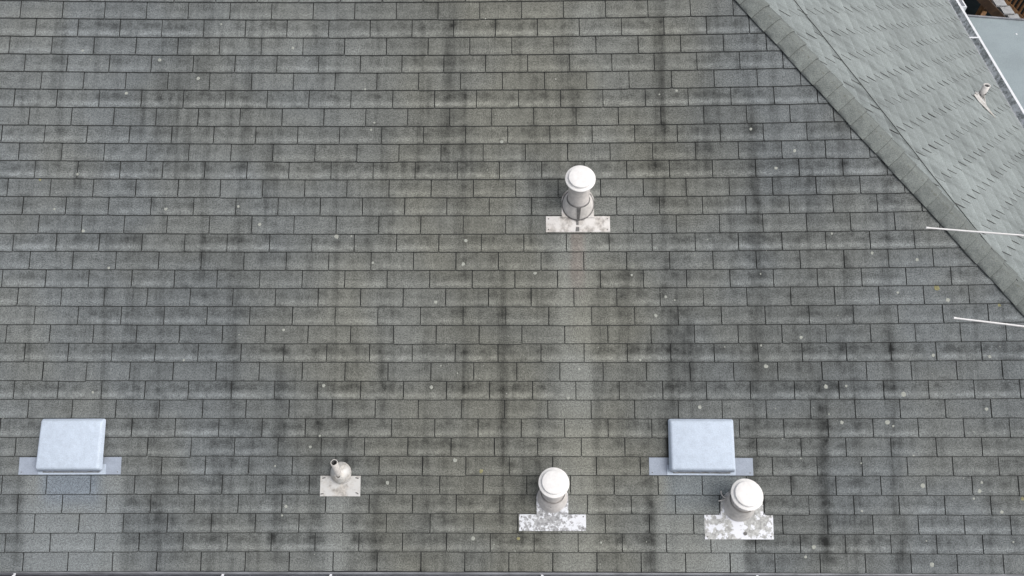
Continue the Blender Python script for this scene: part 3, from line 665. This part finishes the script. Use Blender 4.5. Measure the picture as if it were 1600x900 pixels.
mb = MB(); mb.rings([ring_roof(MAIN, 5.652, .292, .014, .0135, 14), ring_roof(MAIN, 5.652, .292, .013, .0142, 14)], 0, False, False, True); mb.build('plug', [M['sealant']], f3)

# small open pipe with boot
base = MAIN @ Vector((2.600, .745, 0))
sv = thing('pipe_vent', 'small open grey pipe vent with a bulging boot on a pale plate', 'pipe vent', base)
mb = MB(); plate(mb, 2.443, 2.749, .5625, .715); fl = mb.build('flashing', [M['plate_dull']], sv, MAIN)
for (x, y, a) in ((2.47, .697, .2), (2.722, .697, -.3), (2.46, .58, .1), (2.725, .585, -.5)):
    nb = MB(); nb.add([(-.014, -.004, 0), (.014, -.002, 0), (.012, .004, 0), (0, .006, .004), (-.012, .003, 0)], [(0, 1, 2, 3, 4)])
    nb.build('tear', [M['sealant']], fl, MAIN @ Matrix.Translation((x, y, .0145 - .0073*(y-.5625)/.1525)) @ Matrix.Rotation(a, 4, 'Z'))
mb = MB(); rs = []
for (q, h, sh) in ((.080, .012, 0), (.078, .022, 0), (.070, .040, .0), (.056, .056, -.001), (.040, .068, -.004), (.029, .076, -.009), (.016, .080, -.009)):
    rs.append(ring_roof(MAIN, 2.600 - sh*-.3, .738 - sh*-1.0, q, h, 36, q*1.05))
mb.rings(rs); mb.build('boot', [M['plate_dull']], sv)
mb = MB(); ax0 = MAIN @ Vector((2.592, .735, .05)); ax1 = ax0 + Vector((.004, .014, .195))
dirv = (ax1-ax0).normalized(); ea = dirv.cross(Vector((0, 1, 0))).normalized(); eb = dirv.cross(ea)
def rr(c, r): return [c + (ea*math.cos(2*math.pi*k/28) + eb*math.sin(2*math.pi*k/28))*r for k in range(28)]
mb.rings([rr(ax0, .0265), rr(ax1, .0255), rr(ax1 + dirv*.001, .0240), rr(ax1, .0210)]); mb.build('pipe', [M['pvc']], sv)
mb = MB(); mb.rings([rr(ax1, .0210), rr(ax0 + dirv*.09, .0205)], 0, True, False, True); mb.build('bore', [M['dark_inside']], sv)

def box_vent(label, uc, tilt, shift=0.0):
    base = MAIN @ Vector((uc, .95, 0)); g_ = 'square metal box vents low on the roof'
    t = thing('box_vent', label, 'roof vent', base, g_)
    mb = MB(); F = MAIN @ Matrix.Translation((uc, 0, 0)) @ Matrix.Rotation(tilt, 4, 'Z')
    plate(mb, -.392, .392, .7225, .852, .0130, .0056, .0014)
    fl = mb.build('flange', [M['vent_flange']], t, F)
    bs = MB(); plate(bs, -.258+shift, .258+shift, .7240, .80, .0185, .0150, .0040); bs.build('base_fold', [M['vent_top']], t, F)
    for x in (-.37, .368, .05, -.12): 
        nb = MB(); nb.rings([ring_roof(Matrix(), 0, 0, .005, 0, 8), ring_roof(Matrix(), 0, 0, .003, .002, 8)], 0, True, False, True); nb.build('nail', [M['sealant']], fl, F @ Matrix.Translation((x, .742, .0135 if abs(x) > .3 else .018)))
    nk = MB(); v = [(-.215+shift, .7405, .014), (.215+shift, .7405, .014), (.215, 1.12, .008), (-.215, 1.12, .008), (-.215+shift, .7405, .030), (.215+shift, .7405, .030), (.215, 1.12, .03), (-.215, 1.12, .03)]
    nk.add(v, [(4, 5, 6, 7), (0, 1, 5, 4), (1, 2, 6, 5), (2, 3, 7, 6), (3, 0, 4, 7)]); nk.build('throat', [M['sealant']], t, F)  # dark throat set forward to paint the shadow gap under the hood lip
    # hood: rounded, slightly dented pressed sheet
    bm = bmesh.new(); hw0, hw1 = .247, .239
    co = [(-hw0-.002, .758, .046), (hw0+.002, .758, .046), (hw1+.008, 1.144, .014), (-hw1-.008, 1.144, .014), (-hw0+.010, .778, .090), (hw0-.010, .778, .090), (hw1-.006, 1.132, .046), (-hw1+.006, 1.132, .046)]
    vs_ = [bm.verts.new(c) for c in co]
    for f in ((4, 5, 6, 7), (0, 1, 5, 4), (1, 2, 6, 5), (2, 3, 7, 6), (3, 0, 4, 7)): bm.faces.new([vs_[i] for i in f])
    bm.edges.ensure_lookup_table()
    vert = [e for e in bm.edges if len(e.link_faces) == 2]
    bmesh.ops.bevel(bm, geom=vert, offset=.016, segments=4, affect='EDGES', profile=.5)
    bmesh.ops.triangulate(bm, faces=[f for f in bm.faces if len(f.verts) > 4])
    for f in bm.faces: f.smooth = True
    me = bpy.data.meshes.new('hood'); bm.to_mesh(me); bm.free()
    hood = link('hood', me, [M['vent_top']], t, F @ Matrix.Translation((shift, 0, 0)))
    lp = MB(); r_ = random.Random(int(uc*10)); n = 26     # ragged crimped front lip
    a, b = [], []
    for k in range(n+1):
        x = shift - .240 + .48*k/n; a.append((x, .7585 + r_.uniform(-.0015, .0015), .0570 + r_.uniform(-.002, .002))); b.append((x, .752 + r_.uniform(-.003, .0015), .0465 + r_.uniform(-.002, .002)))
    c_ = [(x, y+.012, z-.003) for x, y, z in b]
    lp.add(a+b+c_, [(k, k+n+1, k+n+2, k+1) for k in range(n)] + [(k+n+1, k+2*n+2, k+2*n+3, k+n+2) for k in range(n)]); lp.build('lip', [M['vent_flange']], t, F)
    return t
box_vent('square blue white metal box vent at the lower left corner of the roof', .528, .004, .020)
box_vent('square blue white metal box vent at the lower right, above a capped flue', 5.328, -.004)

# far little pipe on the hip slope
base = HIP @ Vector((4.85, .72, 0))
pv = thing('pipe_vent', 'tiny open pipe vent with crooked flashing on the paler slope', 'pipe vent', base)
poly = [(4.80, .93), (4.72, .89), (4.66, .80), (4.585, .66), (4.75, .735), (4.82, .70), (4.90, .66), (4.97, .66), (4.93, .78)]
mb = MB(); n = len(poly); mb.add([(x, y, .016) for x, y in poly] + [(x, y, .011) for x, y in poly], [tuple(range(n))] + [(i, (i+1) % n, n+(i+1) % n, n+i) for i in range(n)])
fo = mb.build('flashing', [M['plate_dull']], pv, HIP); recalc(fo.data)
bw = HIP @ Vector((4.86, .77, 0))
mb = MB(); mb.rings([ring_roof(HIP, 4.86, .77, .085, .012, 24), ring_world(bw + Vector((.01, .01, .06)), .036, 24)]); mb.build('boot', [M['plate_dull']], pv)
bw = bw + Vector((.02, .03, 0))
mb = MB(); mb.rings([ring_world(bw + Vector((0, 0, .03)), .036, 24), ring_world(bw + Vector((.02, .03, .125)), .036, 24), ring_world(bw + Vector((.02, .03, .125)), .028, 24), ring_world(bw + Vector((.01, .015, .07)), .028, 24)]); mb.build('pipe', [M['cone_metal']], pv)
mb = MB(); mb.rings([ring_world(bw + Vector((.018, .027, .115)), .0275, 24), ring_world(bw + Vector((.01, .015, .08)), .027, 24)], 0, True, False, True)
mb.build('bore', [M['dark_inside']], pv)

# ------------------------------------------------------------------ antenna reaching in from the right
an = thing('antenna', 'antenna reaching in from the right edge with two thin white rods over the hip', 'antenna', (8.56, 1.42, .655))
mb = MB(); mb.tube([(8.56, 1.42, .60), (8.56, 1.42, 1.62)], .02, 12); mb.build('mast', [M['mast']], an)
mb = MB(); mb.tube([(8.62, 2.05, 1.6), (8.49, .78, 1.6)], .014, 8); mb.build('boom', [M['mast']], an)
for (a, b) in (((6.926, 2.021), (7.600, 1.947)), ((6.855, 1.239), (7.290, 1.173))):
    k = (8.6-a[0])/(b[0]-a[0]); k2 = k*1.95
    p = Vector((a[0], a[1], 1.6)); q = Vector((a[0]+(b[0]-a[0])*k2, a[1]+(b[1]-a[1])*k2, 1.6))
    mb = MB(); mb.tube([p, q], .0066, 8); rod = mb.build('rod', [M['rod']], an)
    mb = MB(); mb.tube([p - (q-p).normalized()*.006, p + (q-p).normalized()*.012], .0085, 8); mb.build('end_cap', [M['rod']], rod)

# ------------------------------------------------------------------ lower flat roofed extension and stair beyond
ax = thing('flat_roofed_extension', 'lower extension with a smooth blue grey flat roof beyond the white gutter', 'building', (13, 3, GZ))
mb = MB(); Z = -.9
pa, pb = Vector((9.6, 8.376, Z)), Vector((17, 7.36, Z)); dn = Vector((0, -12, 0))
slab(mb, [pa, pa+dn, pb+dn, pb], Vector((0, 0, 1)), -.16, 0); mb.build('roof', [M['flatroof']], ax)
mb = MB(); dv = (pb-pa).normalized(); pn = Vector((-dv.y, dv.x, 0))
v = [pa + Vector((0, 0, -.15)), pb + Vector((0, 0, -.15)), pb + pn*.03 + Vector((0, 0, -.15)), pa + pn*.03 + Vector((0, 0, -.15))]
mb.add(v + [p + Vector((0, 0, .170)) for p in v], [(0, 3, 2, 1), (4, 5, 6, 7), (0, 1, 5, 4), (1, 2, 6, 5), (2, 3, 7, 6), (3, 0, 4, 7)]); mb.build('roof_edge', [M['drip']], ax)
mb = MB(); i_ = .25
q = [pa + Vector((i_, -i_, 0)), pb + Vector((-i_, -i_, 0)), pb + dn + Vector((-i_, i_, 0)), pa + dn + Vector((i_, i_, 0))]
for a, b in zip(q, q[1:]+q[:1]):
    dd = (b-a).normalized()*.0; nn_ = Vector((-(b-a).y, (b-a).x, 0)).normalized()*-.1
    v = [Vector((p.x, p.y, GZ)) for p in (a, b, b+nn_, a+nn_)]
    mb.add(v + [Vector((p.x, p.y, Z-.165)) for p in v], [(0, 3, 2, 1), (4, 5, 6, 7), (0, 1, 5, 4), (1, 2, 6, 5), (2, 3, 7, 6), (3, 0, 4, 7)])
mb.build('wall', [M['wall']], ax)
mb = MB(); c = Vector((11.25, 7.80, Z+.001)); mb.rings([ring_world(c, .016, 8), ring_world(c + Vector((0, 0, .006)), .010, 8)], 0, True, False, True)
o = mb.build('pebble', [M['white_gutter']]); o['label'] = 'tiny white pebble lying on the blue grey flat roof'; o['category'] = 'pebble'

# white framed hopper at the gutter, top edge of the picture
hp = thing('rain_hopper', 'white rimmed rain hopper beside the white gutter at the top edge of the picture', 'hopper', (10.0, 7.8, -.45))
mb = MB(); x0, x1, y0, y1, z0, z1, w = 9.83, 10.10, 7.50, 8.05, -.42, -.25, .018
for (a, b) in (((x0, y0), (x1, y0+w)), ((x0, y1-w), (x1, y1)), ((x0, y0+w+.0005), (x0+w, y1-w-.0005)), ((x1-w, y0+w+.0005), (x1, y1-w-.0005))): mb.box((a[0], a[1], z0), (b[0], b[1], z1))
rim_o = mb.build('rim', [M['white_gutter']], hp)
mb = MB(); mb.box((x0+w+.001, y0+w+.001, z0), (x1-w-.001, y1-w-.001, z0+.03)); mb.build('floor', [M['front_gutter']], hp)
mb = MB(); mb.tube([(9.96, 7.8, z0-.002), (9.96, 7.8, GZ)], .045, 12); mb.build('downpipe', [M['white_gutter']], hp)

# wooden outside stair down in the gap
st = thing('outside_stair', 'brown wooden outside stair with grey treads in the dark gap at the top right corner', 'stair', (13.3, 10.8, GZ))
def beam(mb, a, b, w, h):
    a, b = Vector(a), Vector(b); d = (b-a).normalized(); s_ = d.cross(Vector((0, 0, 1))).normalized() if abs(d.z) < .95 else Vector((1, 0, 0)); t_ = s_.cross(d)
    r = [s_*w/2 + t_*h/2, -s_*w/2 + t_*h/2, -s_*w/2 - t_*h/2, s_*w/2 - t_*h/2]
    mb.rings([[a+x for x in r], [b+x for x in r]], 0, False, True, True)
RUN, RISE = .235, .17
def sp_(k, y, dz=0): return Vector((12.78 + RUN*k, y, -2.3 - RISE*k + dz))
mb = MB(); beam(mb, sp_(-5, 10.57, -.10), sp_(5.2, 10.57, -.10), .07, .13); mb.build('stringer', [M['wood_dark']], st)
mb = MB(); beam(mb, sp_(-5, 10.90, .08), sp_(5.2, 10.90, .08), .05, .16); mb.build('stringer', [M['wood']], st)
for k in range(-5, 5):
    p = sp_(k, 10.625); mb = MB(); mb.box((p.x, 10.62, p.z-.035), (p.x+RUN-.035, 10.865, p.z)); mb.build('tread', [M['tread']], st)
mb = MB(); beam(mb, sp_(-5, 10.94, .95), sp_(5.2, 10.94, .95), .09, .05); mb.build('handrail', [M['wood']], st)
for k in range(24):
    c = sp_(-5 + k*.43, 10.94); mb = MB(); beam(mb, c + Vector((0, 0, .12)), c + Vector((0, 0, .93)), .035, .035); mb.build('baluster', [M['wood']], st)
mb = MB(); beam(mb, (12.38, 10.24, -2.45), (12.95, 11.12, -2.35), .075, .09); mb.build('brace', [M['wood']], st)
mb = MB(); beam(mb, (12.97, 11.20, GZ), (12.97, 11.20, -1.2), .09, .09); mb.build('post', [M['wood']], st)
mb = MB(); beam(mb, (12.42, 10.30, GZ), (12.42, 10.30, -2.36), .09, .09); mb.build('post', [M['wood']], st)
